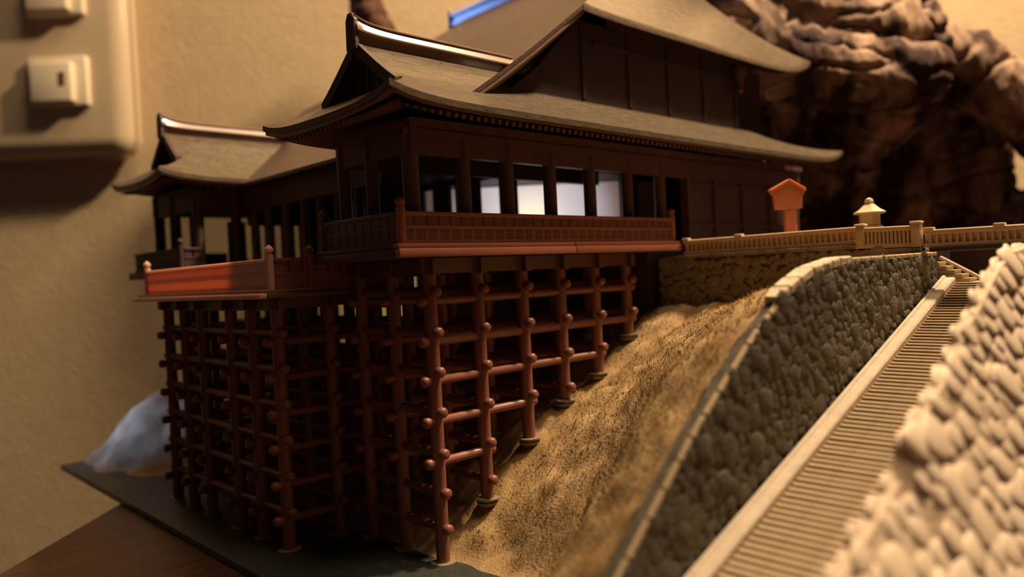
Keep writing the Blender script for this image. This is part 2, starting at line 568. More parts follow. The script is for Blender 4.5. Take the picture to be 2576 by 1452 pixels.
def layer(root, name, fn, nu, nv, m, t=1.7, loc=None):
    """a roof slope: thick bark layer with a second, thinner lip below its eave"""
    o = MB().sheet(fn, nu, nv, t).build(name, m, root, loc or fn(0, 0), angle=40)
    lip = lambda u, v: Vector(fn(.004 + .992 * u, .03 + .4 * v)) - Vector((0, 0, t + .02))
    MB().sheet(lip, nu, 4, 1.25).build('eave_lip', M['ridge'], o, angle=40)
    return o


def wing(root, yc, half, xf, xr0, right_hip, yside):
    """irimoya wing roof, ridge along X, gable towards -X. half: half width. xr0: end of the -Y slope"""
    dg = 15.5
    vx = xf + dg - 2.5                              # verge of the gable roof
    y0, y1 = yc - half, yc + half
    k = half / 33.5

    def Z(d):
        return prof_wing(d / k) if d <= 36 * k else 149.5

    n0 = 46

    def right(u, v):
        d = half * v
        xl = xf + d if d < dg else vx - 0.0
        xe = xr0 - right_hip * d
        x = xl + (xe - xl) * u ** 1.25
        z = Z(d) + tipup(x - xl, 0, xe - xl, 3.4, 5.0 if right_hip else 0, v)
        return Vector((x, y0 + d, z))

    def left(u, v):
        d = half * v
        xl = xf + d if d < dg else vx
        xe = 58
        x = xe + (xl - xe) * u
        z = Z(d) + tipup(x - xl, 0, xe - xl, 3.4, 0, v)
        return Vector((x, y1 - d, z))

    def front(u, v):
        d = dg * v
        ya, yb = y0 + d, y1 - d
        y = yb + (ya - yb) * u
        z = Z(d) + tipup(y - ya, 0, yb - ya, 3.4, 3.4, v * dg / half)
        return Vector((xf + d, y, z))

    # patches are split at the height where the gable begins so that the hip stays straight
    for nm, fn, m, nu in (('roof_slope', right, M['roof'], 60), ('roof_slope', left, M['roof'], 30)):
        layer(root, nm, fn, nu, 40, m)
    layer(root, 'roof_skirt', front, 34, 12, M['roofside'])
    # gable triangle, barge boards
    zg, zt = Z(dg), Z(half)
    xg = xf + dg + 1.0
    gp = [(dg + (half - dg) * i / 8) for i in range(9)]
    MB().prism([(xg, y0 + d, Z(d) - 2.6) for d in gp] + [(xg, y1 - d, Z(d) - 2.6) for d in reversed(gp[:-1])], (2, 0, 0)).build('gable_panel', M['dark'], root, (xg, yc, zg))
    for k_ in range(-2, 3):
        h = (zt - zg) * (1 - abs(k_) / 3.1) * .9 - 3
        MB().box(xg - .5, xg + .2, yc + k_ * 5 - .5, yc + k_ * 5 + .5, zg - 1, zg + h).build('gable_strut', M['brown'], root, (xg, yc + k_ * 5, zg))
    for s in (-1, 1):
        pts = []
        for i in range(13):
            d = dg - 1 + (half - dg + 1) * i / 12
            pts.append((d, Z(d)))
        b = MB()
        for (d0, z0), (d1, z1) in zip(pts[:-1], pts[1:]):
            ya, yb = (yc + s * (half - d0)), (yc + s * (half - d1))
            b.prism([(vx - 1, ya, z0 - 3.4), (vx - 1, yb, z1 - 3.4), (vx - 1, yb, z1 + .3), (vx - 1, ya, z0 + .3)], (1.6, 0, 0))
        b.build('barge_board', M['dark'], root, (vx, yc, zg))
    # ridge: swept profile with cap, rising at its gable end
    xe = 50
    prof = [(-1.3, 0), (-1.3, 2.2), (-2.9, 2.5), (-2.9, 2.9), (-1.9, 4.6), (-1.5, 4.8), (-1.5, 5.1), (-2.0, 5.3), (-2.0, 5.6), (-.8, 6.2)]
    prof += [(-a_, b_) for a_, b_ in reversed(prof)]
    b = MB()
    N = 26
    n = len(prof)
    x0 = vx - 1.2
    for i in range(N + 1):
        x = x0 + (xe - x0) * (i / N) ** 1.5
        rise = 2.6 * math.exp(-(x - x0) / 4.5)
        for (py, pz) in prof:
            b.v.append(Vector((x, yc + py, zt - 1.2 + pz + rise * pz / 6)))
    for i in range(N):
        for j in range(n):
            b.f.append((i * n + j, i * n + (j + 1) % n, (i + 1) * n + (j + 1) % n, (i + 1) * n + j))
    b.f.append(tuple(range(n)))
    b.f.append(tuple(N * n + j for j in reversed(range(n))))
    rd = b.build('ridge', M['ridge'], root, (x0, yc, zt), angle=25)
    MB().prism([(x0 - .8, yc - 2.4, zt - 3), (x0 - .8, yc + 2.4, zt - 3), (x0 - .8, yc + 2.2, zt + 5.5), (x0 - .8, yc + 1.0, zt + 7.6), (x0 - .8, yc - 1.0, zt + 7.6), (x0 - .8, yc - 2.2, zt + 5.5)],
               (1.6, 0, 0)).build('ridge_end_tile', M['dark'], rd, bevel=.3)
    # rafters under the front eave and the visible side eave
    f = None
    ny = int(2 * (half - 4) / 2.3)
    for i in range(ny + 1):
        y = y0 + 4 + (2 * half - 8) * i / ny
        up = tipup(y - y0, 0, 2 * half, 3.0, 3.0, 0.05)
        z = 121.4 + up
        k_ = min(1, max(.2, (min(y - y0, y1 - y) - 2) / 18))
        if f is None:
            f = MB().bar((xf + 2.2, y, z), (xf + 18, y, z + 5.2), 1.0, 1.3).build('rafter', M['brown'], root, (xf + 2.2, y, z))
            f.scale = (k_, 1, k_)
        else:
            copy(f, (xf + 2.2, y, z), root, scale=(k_, 1, k_))
    f = None
    x = xf + 4
    while x < yside:
        z = 121.4 + tipup(x - xf, 0, 400, 3.0, 0, 0.05)
        k_ = min(1, max(.2, (x - xf - 2) / 18))
        if f is None:
            f = MB().bar((x, y0 + 2.2, z), (x, y0 + 18, z + 5.2), 1.0, 1.3).build('rafter', M['brown'], root, (x, y0 + 2.2, z))
            f.scale = (1, k_, k_)
        else:
            copy(f, (x, y0 + 2.2, z), root, scale=(1, k_, k_))
        x += 2.6


# ---- right wing
RW = thing('wing_hall', (0, 0, 85.2), 'near wing of the temple: long brown gabled roof over open posts and a railed veranda', 'building')
wing(RW, 15.6, 33.5, -22.6, 232, 2.0, 214)
FX = [-3.8, 15.0, 32.6, 51.6, 71.4, 92, 112]
for i, x in enumerate(FX):
    post(RW, x, 1, 88.2, 121, 2.15 if i else 2.4, 'brown')
for y in (20.0, 35.0):
    post(RW, -3.8, y, 88.2, 121, 2.0, 'brown')
for x in (22, 44.3, 64.6, 88.2, 111.5, 133.5):
    post(RW, x, 35, 88.2, 121, 2.0, 'dark')
MB().box(-7, 223, -0.4, 2.4, 113.8, 122.5).build('lintel', M['brown'], RW, (100, 1, 114))
MB().box(-7, 222, -1.2, 0.4, 119.0, 120.6).build('lintel_strip', M['brown'], RW, (100, -1, 119))
MB().box(-6, 222, -2.6, 2.6, 121.2, 123.2).build('wall_plate', M['brown'], RW, (100, -2, 121))
MB().box(-5.2, -2.4, -1.5, 37, 113.8, 122.5).build('lintel', M['brown'], RW, (-4, 17, 114))
MB().box(-6.4, -1.4, -1.5, 37, 121.2, 123.2).build('wall_plate', M['brown'], RW, (-4, 17, 121))
MB().box(-5, 116, 33.8, 36.2, 114.5, 123).build('lintel', M['dark'], RW, (60, 35, 114))
MB().box(-2, 222, 3, 36, 122.6, 123.6).build('ceiling_board', M['dark'], RW, (60, 20, 122))
# plank wall with four panels at the right end of the facade
MB().box(129, 222, 1.0, 3.4, 88.2, 114).build('plank_wall', M['brown'], RW, (175, 2, 88))
for z in (88.4, 94.6, 110.6):
    MB().box(129, 222, 0.2, 1.2, z, z + 1.5).build('wall_rail', M['brown'], RW, (175, 1, z))
for x in (130.5, 150, 172, 196, 220.5):
    MB().box(x - 1.4, x + 1.4, -0.1, 1.2, 88.2, 114).build('wall_stile', M['brown'], RW, (x, 0.5, 88))
MB().box(116, 130, 14, 15.5, 88.2, 114).build('inner_wall', M['dark'], RW, (120, 15, 88))
# veranda
MB().box(-14.2, 110, -7.2, 34.6, 85.2, 88.0).build('veranda_deck', M['brown'], RW, (50, 14, 85))
for i, (xa, xb) in enumerate(((-15.4, 52.6), (52.9, 110.9))):
    MB().bbox(xa, xb, -8.4, -6.2, 85.1, 87.4, .35).build('edge_board', M['deck'], RW, ((xa + xb) / 2, -8, 86))
    MB().bbox(xa, xb, -7.9, -5.4, 87.5, 88.7, .3).build('edge_board', M['deck'], RW, ((xa + xb) / 2, -7, 88))
MB().bbox(-15.4, -13.2, -6.1, 34.9, 85.1, 87.4, .35).build('edge_board', M['brown'], RW, (-15, 14, 86))
MB().bbox(-15.0, -12.4, -5.3, 34.9, 87.5, 88.7, .3).build('edge_board', M['brown'], RW, (-14, 14, 88))
railing(RW, (-12.4, -5.4, 88.6), (109.4, -5.4, 88.6), 8.7, 30, 'deck', (1, 1), 'red')
railing(RW, (-12.4, -4.0, 88.6), (-12.4, 33.8, 88.6), 8.7, 9, 'brown', (0, 1))

# ---- left wing
LW = thing('wing_hall', (0, 167, 85.2), 'far small pavilion with a lit brown gabled roof beyond the low stage', 'building')
wing(LW, 167, 29.2, -22.6, 58, 0, 40)
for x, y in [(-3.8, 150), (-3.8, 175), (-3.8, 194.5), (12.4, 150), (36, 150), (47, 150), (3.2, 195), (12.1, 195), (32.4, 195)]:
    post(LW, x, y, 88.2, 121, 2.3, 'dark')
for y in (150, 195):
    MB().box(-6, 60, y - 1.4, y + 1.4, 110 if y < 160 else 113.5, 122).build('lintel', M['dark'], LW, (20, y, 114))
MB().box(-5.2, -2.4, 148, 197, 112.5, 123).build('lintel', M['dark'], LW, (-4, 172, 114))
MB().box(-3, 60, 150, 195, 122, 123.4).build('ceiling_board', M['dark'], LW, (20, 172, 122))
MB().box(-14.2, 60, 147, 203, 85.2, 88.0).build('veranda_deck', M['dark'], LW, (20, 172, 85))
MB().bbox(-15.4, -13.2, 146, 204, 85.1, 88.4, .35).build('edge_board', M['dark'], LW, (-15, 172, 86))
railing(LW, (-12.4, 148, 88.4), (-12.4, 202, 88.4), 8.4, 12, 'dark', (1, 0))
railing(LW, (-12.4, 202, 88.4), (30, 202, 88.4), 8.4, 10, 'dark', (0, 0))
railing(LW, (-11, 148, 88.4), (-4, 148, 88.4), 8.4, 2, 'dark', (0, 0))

# ---- main hall
MH = thing('main_hall', (140, 89.5, 86), 'great hall with a huge brown hipped roof rising behind the two wings', 'building')
prof_main = interp([10, 25, 40, 55, 70, 100, 148], [122.6, 132.2, 142.4, 153.2, 164.2, 186.5, 221])
YR, YL = -4.5, 183.5


def mfront(u, v):
    x = 10 + 138 * v
    s = 0 if x < 66 else (x - 66) / 82
    ya, yb = YR + 38.5 * s, YL - 38.5 * s
    uu = u - 0.13 * math.sin(2 * math.pi * u)
    y = yb + (ya - yb) * uu
    up = 6.2 * (math.exp(-(y - ya) / 9) + math.exp(-(yb - y) / 9)) * (1 - s) ** 2
    return Vector((x, y, prof_main(x) + up))


def mback(u, v):
    x = 231 - 83 * v
    ya, yb = YR + 38.5 * v, YL - 38.5 * v
    y = ya + (yb - ya) * u
    return Vector((x, y, prof_main(66 + 82 * v) + 5.6 * (1 - v) ** 2 + 7.5 * max(0, 1 - 1.8 * v) ** 2 * (math.exp(-(y - ya) / 13) + math.exp(-(yb - y) / 13))))


def mhip(side):
    def fn(u, v):
        xa, xb = 66 + 82 * v, 231 - 83 * v
        uu = u if side < 0 else 1 - u
        x = xa + (xb - xa) * uu
        y = YR + 38.5 * v if side < 0 else YL - 38.5 * v
        z = prof_main(66 + 82 * v) + 5.6 * (1 - v) ** 2 + .8 * math.exp(-(x - xa) / 8) * (1 - v) ** 3 + 7.5 * math.exp(-(xb - x) / 13) * max(0, 1 - 1.8 * v) ** 2
        return Vector((x, y, z))
    return fn


layer(MH, 'roof_slope', mfront, 70, 60, M['roofside'], 1.4)
layer(MH, 'roof_slope', mback, 30, 24, M['roofside'], 2.0)
for s in (-1, 1):
    hp = mhip(s)
    layer(MH, 'roof_hip', hp, 60, 30, M['roof'], 2.0)
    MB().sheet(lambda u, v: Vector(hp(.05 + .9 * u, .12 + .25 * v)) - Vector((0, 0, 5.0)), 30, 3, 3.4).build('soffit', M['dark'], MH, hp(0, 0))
b = MB()
prof = [(-2.6, 0), (-2.6, 2), (-1.8, 2.3), (-1.8, 4.5), (-2.9, 5), (-2.9, 6.4), (2.9, 6.4), (2.9, 5), (1.8, 4.5), (1.8, 2.3), (2.6, 2), (2.6, 0)]
b.prism([(148 + px, 31, 218.6 + pz) for px, pz in prof], (0, 128.5, 0))
rd = b.build('ridge', M['ridge'], MH, (148, 95, 219))
for y in (31, 159.5):
    MB().bbox(144.6, 151.4, y - 1, y + 1, 217, 227.5, .5).build('ridge_end_tile', M['ridge'], rd, (148, y, 217))
# walls under the great roof
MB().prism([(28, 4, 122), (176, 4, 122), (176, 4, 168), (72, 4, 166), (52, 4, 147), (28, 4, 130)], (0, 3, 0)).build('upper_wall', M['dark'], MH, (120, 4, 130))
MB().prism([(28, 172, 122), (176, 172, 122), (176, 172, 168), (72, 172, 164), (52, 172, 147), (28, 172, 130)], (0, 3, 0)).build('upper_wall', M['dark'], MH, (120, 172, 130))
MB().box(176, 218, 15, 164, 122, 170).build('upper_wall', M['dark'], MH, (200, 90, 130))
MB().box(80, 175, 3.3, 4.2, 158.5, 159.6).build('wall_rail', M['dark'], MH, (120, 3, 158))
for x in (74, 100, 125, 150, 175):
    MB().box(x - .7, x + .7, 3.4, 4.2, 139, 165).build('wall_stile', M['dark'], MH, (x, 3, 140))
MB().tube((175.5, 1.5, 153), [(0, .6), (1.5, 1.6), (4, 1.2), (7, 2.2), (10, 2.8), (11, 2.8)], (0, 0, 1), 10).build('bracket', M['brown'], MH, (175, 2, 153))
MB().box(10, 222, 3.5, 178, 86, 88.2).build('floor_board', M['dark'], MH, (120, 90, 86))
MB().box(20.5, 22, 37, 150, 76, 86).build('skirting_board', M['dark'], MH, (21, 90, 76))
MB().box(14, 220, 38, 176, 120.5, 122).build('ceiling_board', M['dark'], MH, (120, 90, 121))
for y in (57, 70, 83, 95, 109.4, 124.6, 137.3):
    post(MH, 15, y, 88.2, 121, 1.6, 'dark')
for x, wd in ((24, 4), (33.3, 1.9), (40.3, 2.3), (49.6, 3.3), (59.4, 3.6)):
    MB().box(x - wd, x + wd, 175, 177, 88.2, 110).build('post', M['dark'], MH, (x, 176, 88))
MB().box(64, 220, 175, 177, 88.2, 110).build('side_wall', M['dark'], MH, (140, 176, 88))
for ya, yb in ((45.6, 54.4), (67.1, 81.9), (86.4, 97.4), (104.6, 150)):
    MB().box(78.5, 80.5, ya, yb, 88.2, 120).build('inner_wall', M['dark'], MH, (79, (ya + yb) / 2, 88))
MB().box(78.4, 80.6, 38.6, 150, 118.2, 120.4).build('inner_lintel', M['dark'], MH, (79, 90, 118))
MB().box(106, 221, 4, 150, 1, 85.9).build('hall_foundation', M['dark'], hill, (160, 80, 1))  # dark foundation block added so the space behind the scaffold reads dark
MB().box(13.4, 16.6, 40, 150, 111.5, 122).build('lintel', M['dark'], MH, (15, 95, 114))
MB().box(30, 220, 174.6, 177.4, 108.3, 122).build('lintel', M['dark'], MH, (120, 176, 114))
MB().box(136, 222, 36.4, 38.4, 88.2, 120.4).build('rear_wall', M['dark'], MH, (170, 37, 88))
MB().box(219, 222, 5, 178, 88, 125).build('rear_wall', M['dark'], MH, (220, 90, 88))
f = None
for i in range(38):
    y = 50 + i * 2.3
    if f is None:
        f = MB().bar((12, y, 119.2), (28, y, 126.5), 1.0, 1.3).build('rafter', M['dark'], MH, (12, y, 119))
    else:
        copy(f, (12, y, 119), MH)

# ---- low open stage
ST = thing('open_stage', (-28, 88, 76), 'low open stage with an orange-red railing between the two wings', 'stage')
MB().box(-31.5, 20, 36, 141, 75.9, 78.0).build('stage_deck', M['red'], ST, (0, 88, 76))
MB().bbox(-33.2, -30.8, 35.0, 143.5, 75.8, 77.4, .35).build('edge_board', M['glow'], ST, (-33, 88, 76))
MB().bbox(-31.8, -29.6, 36.0, 142.2, 77.3, 78.4, .3).build('edge_board', M['deck'], ST, (-32, 88, 77))
MB().bbox(-30.6, 20, 35.0, 37.2, 75.8, 77.4, .35).build('edge_board', M['brown'], ST, (0, 36, 76))
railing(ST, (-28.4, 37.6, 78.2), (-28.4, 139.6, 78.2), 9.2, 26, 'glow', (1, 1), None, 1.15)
railing(ST, (-27, 37.6, 78.2), (12, 37.6, 78.2), 9.2, 9, 'red', (0, 0))
MB().tube((-15.6, 37.6, 78.2), [(0, 1.25), (10.2, 1.25), (10.4, .8), (11, 1.35), (12, 1.3), (13, .1)], (0, 0, 1), 14).build('newel_post', M['red'], ST, (-15.6, 37.6, 78))
railing(ST, (-27, 139.6, 78.2), (12, 139.6, 78.2), 9.2, 9, 'red', (0, 1))

# added glowing panel, stands in for a bright surface beyond the openings
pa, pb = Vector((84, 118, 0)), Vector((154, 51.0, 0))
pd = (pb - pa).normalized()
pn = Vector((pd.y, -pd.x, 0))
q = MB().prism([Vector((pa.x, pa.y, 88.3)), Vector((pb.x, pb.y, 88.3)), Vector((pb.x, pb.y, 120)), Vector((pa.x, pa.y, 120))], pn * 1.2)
tag(q.build('added_glow', M['panel'], None, (118.5, 75.5, 90)),
    'added pale panel that brightens the openings between the dark posts', 'light helper')

# ------------------------------------------------------------------ terrace, fence, gate, lantern, signboard
TR = thing('terrace', (160, -60, 66), 'flat stone terrace that carries the cream fence', 'terrace')
MB().box(112.6, 119, -72.6, 3, 0.1, 82.0).build('fill', M['greystone'], TR, (116, -35, 66))
MB().box(112.6, 119, -91, -72.7, 0.1, 80.1).build('fill', M['greystone'], TR, (116, -45, 66))
MB().box(119.1, 228, -86, 3, 0.1, 82.2).build('fill', M['dark'], TR, (170, -45, 66))  # shade of the void is put into this fill's dark colour
MB().bbox(108.6, 116, -72.6, -3, 82.1, 83.3, .3).build('edge_slab', M['greystone'], TR, (112, -40, 82))
MB().bbox(109, 116, -91, -72.8, 80.2, 81.5, .3).build('edge_slab', M['greystone'], TR, (112, -82, 81))
MB().box(152, 228, -160, -86.1, 0.1, 82.3).build('fill', M['dark'], TR, (190, -120, 0))  # dark too, standing in for shade behind the stair head
MB().bbox(109.4, 114.5, -141, -93, 79.9, 81.2, .3).build('bridge_slab', M['dark'], TR, (130, -110, 80))


def fence(name, p0, p1, h, n, label, post0, post1, pier=()):
    p0, p1 = Vector(p0), Vector(p1)
    d = (p1 - p0)
    L = d.length
    d.normalize()
    up = Vector((0, 0, 1))
    t = thing(name, p0, label, 'fence')
    MB().bar(p0 + up * (h - .7), p1 + up * (h - .7), 2.0, 1.4).build('top_rail', M['fence'], t, p0, bevel=.25)
    MB().bar(p0 + up * .65, p1 + up * .65, 1.7, 1.3).build('bottom_rail', M['fence'], t, p0, bevel=.15)
    MB().bar(p0 + up * h * .5 + Vector((.7, 0, 0)), p1 + up * h * .5 + Vector((.7, 0, 0)), .5, h * .7).build('back_board', M['fence'], t, p0)
    f = None
    for k in range(1, n):
        p = p0 + d * (L * k / n)
        if f is None:
            f = MB().bar(p + up * .8, p + up * (h - 1), 1.5, .7).build('baluster', M['fence'], t, p)
        else:
            copy(f, p, t)
    for e, p in ((post0, p0), (post1, p1)):
        if e:
            b = MB().bbox(p.x - 1.4, p.x + 1.4, p.y - 1.3, p.y + 1.3, p.z, p.z + h + .4, .25)
            b.bbox(p.x - 1.7, p.x + 1.7, p.y - 1.6, p.y + 1.6, p.z + h + .4, p.z + h + 1.2, .4)
            b.build('fence_post', M['fence'], t, p)
    for s in pier:
        p = p0 + d * (L * s)
        MB().bbox(p.x - 1.2, p.x + 1.2, p.y - 1.4, p.y + 1.4, p.z + h - .4, p.z + h + .7, .3).build('rail_clip', M['fence'], t, p)
    return t


fence('stone_fence', (111, -9.5, 83.4), (111, -71.8, 83.5), 5.4, 34, 'long cream baluster fence running from the veranda to the gate piece', 0, 0, (0.015, .36))
fence('fence_gate', (110.4, -73.6, 82.0), (110.4, -89.6, 81.6), 6.4, 14, 'short cream fence panel between two capped posts', 1, 1)
fence('stone_fence', (111, -91.4, 81.2), (111, -137, 80.8), 5.2, 26, 'cream fence beyond the two capped posts, above the stair head', 0, 0, (.03, .42))

SG = thing('signboard', (121, -45.3, 82.3), 'small orange house-shaped signboard on a post behind the cream fence', 'sign')
sgd = Vector((HR.x, HR.y, 0))
sgn = Vector((-HR.y, HR.x, 0))


def sp(a, z, o=0):
    return Vector((121, -45.3, 0)) + sgd * a + sgn * o + Vector((0, 0, z))


pent = [(-4.6, 97.2), (4.2, 97.2), (4.6, 97.4), (4.9, 102.0), (5.6, 102.3), (5.6, 104.0), (0.4, 107.0), (-5.4, 104.2), (-6.0, 102.9), (-5.1, 102.2)]
MB().prism([sp(a + .3, z) for a, z in pent], sgn * 2.2).build('board', M['sign'], SG, bevel=.2)
MB().prism([sp(-1.2, 82.3, .2), sp(2.9, 82.3, .2), sp(2.7, 97.6, .2), sp(-1.0, 97.6, .2)], sgn * 2.0).build('sign_post', M['sign'], SG, bevel=.2)
b = MB()
for a0, a1, z0, z1 in ((-5.9, .7, 103.2, 106.6), (.7, 6.1, 106.6, 103.2)):
    b.prism([sp(a0, z0, -.5), sp(a1, z1, -.5), sp(a1, z1 + .9, -.5), sp(a0, z0 + .9, -.5)], sgn * 3.2)
b.build('sign_roof', M['sign'], SG)

LT = thing('stone_lantern', (128, -69.5, 82.3), 'small cream stone lantern with a pointed roof behind the fence', 'lantern')


def sq(cx, cy, prof, n=4, rot=0.6):
    """square or polygonal turned shape: prof = [(z, half width)]"""
    b = MB()
    for z, r in prof:
        for k in range(n):
            an = rot + 2 * math.pi * k / n
            b.v.append(Vector((cx + r * math.cos(an), cy + r * math.sin(an), z)))
    m = len(prof)
    for i in range(m - 1):
        for k in range(n):
            b.f.append((i * n + k, i * n + (k + 1) % n, (i + 1) * n + (k + 1) % n, (i + 1) * n + k))
    b.f.append(tuple(reversed(range(n))))
    b.f.append(tuple((m - 1) * n + k for k in range(n)))
    return b


sq(128, -69.5, [(82.3, 3.4), (84.5, 3.4), (84.5, 2.2), (87.6, 2.2), (87.6, 3.9), (89.4, 4.1), (89.4, 3.4)], 6).build('pedestal', M['fence'], LT, angle=20)
fb = sq(128, -69.5, [(89.3, 3.3), (93.9, 3.3)], 6).build('fire_box', M['fence'], LT, angle=20)
sq(128, -69.5, [(93.4, 4.9), (93.9, 5.1), (94.9, 3.4), (96.0, 2.2), (96.8, 1.3), (97.4, 1.5), (98.2, 1.2), (98.7, .3)], 6).build('lantern_roof', M['fence'], LT, angle=28)

# ------------------------------------------------------------------ masonry
def stone_mesh(name, m, seed, n=7, flat=.55):
    """irregular low dome, unit size, facing +Z"""
    r = random.Random(seed)
    an = sorted((k + r.uniform(-.25, .25)) * 2 * math.pi / n for k in range(n))
    rad = [r.uniform(.43, .56) for _ in range(n)]
    vs = []
    for s, z in ((1.0, -.3), (.95, flat * .25), (.74, flat * .6)):
        for a_, q_ in zip(an, rad):
            vs.append((math.cos(a_) * q_ * s, math.sin(a_) * q_ * s, z * r.uniform(.85, 1.15)))
    vs.append((r.uniform(-.08, .08), r.uniform(-.08, .08), flat * .72))
    fs = []
    for i in range(2):
        for k in range(n):
            fs.append((i * n + k, i * n + (k + 1) % n, (i + 1) * n + (k + 1) % n, (i + 1) * n + k))
    for k in range(n):
        fs.append((2 * n + k, 2 * n + (k + 1) % n, 3 * n))
    me = bpy.data.meshes.new(name)
    me.from_pydata([(Vector(v) * MM) for v in vs], [], fs)
    me.polygons.foreach_set('use_smooth', [True] * len(me.polygons))
    me.materials.append(m)
    return me


def lay_stones(root, spots, m, nrm, along, seed, limit=300, flat=.55, deep=1.0):
    """spots: (point, width, height); the first `limit` become parts, the rest one joined part"""
    rr = random.Random(seed)
    kinds = [stone_mesh('stone', m, seed + i, flat=flat) for i in range(5)]
    rest = MB()
    for i, (p, w_, h_) in enumerate(spots):
        N, A = (nrm(p), along(p)) if callable(nrm) else (nrm, along)
        B = N.cross(A).normalized()
        A = B.cross(N).normalized()
        rot = Matrix((A, B, N)).transposed() @ Matrix.Rotation(rr.choice((0, math.pi)) + rr.uniform(-.6, .6), 3, 'Z')
        dpt = min(w_, h_) * rr.uniform(.55, 1.0) * deep
        me = kinds[rr.randrange(5)]
        if i < limit:
            o = bpy.data.objects.new('stone', me)
            link(o, root, p)
            o.rotation_euler = rot.to_euler()
            o.scale = (w_, h_, dpt)
        else:
            S = Matrix.Diagonal((w_, h_, dpt))
            rest.add([p + rot @ (S @ (v.co / MM)) for v in me.vertices], [list(f.vertices) for f in me.polygons])
    if rest.v:
        tag(rest.build('stone_facing', m, root, angle=180), kind='stuff')


def stair_z(x):
    return 70.6 - .343 * (122 - x)


# mossy wall between hill and stairs
WY = -92.0
wtop = interp([-39, -31, -10.5, 11, 27, 38, 53.4, 120], [26, 32.6, 49.5, 64.2, 73, 76.6, 78.6, 79.3])
SW = thing('stair_wall', (40, -90, 20), 'dark mossy stone wall between the tan slope and the stone stairs', 'wall')
xs = [-38.6 + 158.6 * i / 60 for i in range(61)]
b = MB()
for x in xs:
    zt, zb = wtop(x) - .5, stair_z(x) - 6
    b.v += [Vector((x, WY + .3, zb)), Vector((x, WY + .3, zt)), Vector((x, WY + 4.2, zt - .2)), Vector((x, WY + 5, zb - 4))]
for i in range(60):
    for j in range(4):
        b.f.append((i * 4 + j, i * 4 + (j + 1) % 4, (i + 1) * 4 + (j + 1) % 4, (i + 1) * 4 + j))
b.f += [(0, 1, 2, 3), (243, 242, 241, 240)]
b.build('wall_core', M['mortar'], SW, angle=30)
rr = random.Random(11)


def scatter(n, box, gap, ok, mix=(.6, .75, .9, 1.0, 1.25, 1.6)):
    """irregular rubble: (a, b, gap) points kept apart by their own gap"""
    a0, a1, b0, b1 = box
    cell = gap
    grid, out = {}, []
    for _ in range(n):
        a_, b_ = rr.uniform(a0, a1), rr.uniform(b0, b1)
        if not ok(a_, b_):
            continue
        g = gap * rr.choice(mix)
        i, j = int(a_ / cell), int(b_ / cell)
        near = [q for di in (-2, -1, 0, 1, 2) for dj in (-2, -1, 0, 1, 2) for q in grid.get((i + di, j + dj), ())]
        if any((q[0] - a_) ** 2 + (q[1] - b_) ** 2 < ((q[2] + g) / 2) ** 2 for q in near):
            continue
        grid.setdefault((i, j), []).append((a_, b_, g))
        out.append((a_, b_, g))
    return out


spots = [(Vector((x, WY + .2, z)), g * rr.uniform(1.5, 2.0), g * rr.uniform(1.35, 1.75))
         for x, z, g in scatter(30000, (-38, 119, 8, 81), 2.5, lambda x, z: stair_z(x) - .2 < z < wtop(x) - .9)]
spots.sort(key=lambda s: (s[0] - CAM).length)
lay_stones(SW, spots, M['mossstone'], Vector((0, -1, 0)), Vector((.8, 0, -.6)), 21, flat=.42, deep=.27)
# capstones along its top edge, the light on them put into paler colours
x = -37.5
first = True
while x < 118:
    L = rr.uniform(4, 6.5)
    x1 = min(x + L, 120)
    za, zb = wtop(x), wtop(x1)
    wide = 4.2 if 22 < x < 58 else 1.1
    m_ = 'capstone' if 22 < x < 58 else 'step'  # bright patch and lit rim painted as paler stone
    MB().bar((x + .15, WY + wide / 2 + .1, za + .1), (x1 - .15, WY + wide / 2 + .1, zb + .1), wide, 1.3 if wide < 3 else 2.2).build('capstone', M[m_], SW, (x, WY, za), bevel=.35)
    x = x1

# grey retaining wall under the fence
RT = thing('retaining_wall', (111, -40, 62), 'grey rubble retaining wall under the long cream fence', 'wall')
MB().box(110.2, 112.5, -91, 2, 58, 82).build('wall_core', M['mortar'], RT, (111, -40, 60))
spots = [(Vector((110.1, y, z)), g * rr.uniform(1.5, 2.0), g * rr.uniform(1.3, 1.7))
         for y, z, g in scatter(12000, (-88, 1, 60, 81), 2.3, lambda y, z: True)]
spots.sort(key=lambda s: -s[0].z)
lay_stones(RT, spots, M['greystone'], Vector((-1, 0, 0)), Vector((0, -1, 0)), 33, flat=.4, deep=.6)

# stairs
SY0, SY1 = -124.5, -96.2
SR = thing('staircase', (-39, -110, 15), 'long straight stone staircase between the mossy wall and the pale boulder wall', 'stairs')
NS = 90
px = 160.6 / NS
first = None
for i in range(NS):
    x0 = -38.6 + i * px
    z1 = stair_z(x0 + px)
    if first is None:
        first = MB().bbox(x0 - .1, x0 + px + .9, SY0, SY1, z1 - .34, z1, .08).build('step', M['step'], SR, (x0, -110, z1))
    else:
        copy(first, (x0 + rr.uniform(-.06, .06), -110, z1 + rr.uniform(-.04, .04)), SR)
MB().prism([(-38.6, SY0, 0), (122, SY0, 0), (122, SY0, stair_z(122) - .72), (-38.6, SY0, stair_z(-38.6) - .72)], (0, SY1 - SY0, 0)).build('stair_core', M['riser'], SR, (40, -110, 0))
MB().bar((-38.5, -94.6, stair_z(-38.5) + .5), (121, -94.6, stair_z(121) + .5), 3.6, 3.4).build('curb', M['curb'], SR, (40, -95, 40), bevel=.4)
MB().bar((-38.5, -93.2, stair_z(-38.5) + 1.9), (121, -93.2, stair_z(121) + 1.9), 1.2, 1.6).build('curb_lip', M['curb'], SR, (40, -93, 40), bevel=.3)
MB().bbox(121.9, 140, SY0, -93, 68.4, 70.4, .2).build('landing_slab', M['step'], SR, (125, -110, 69))
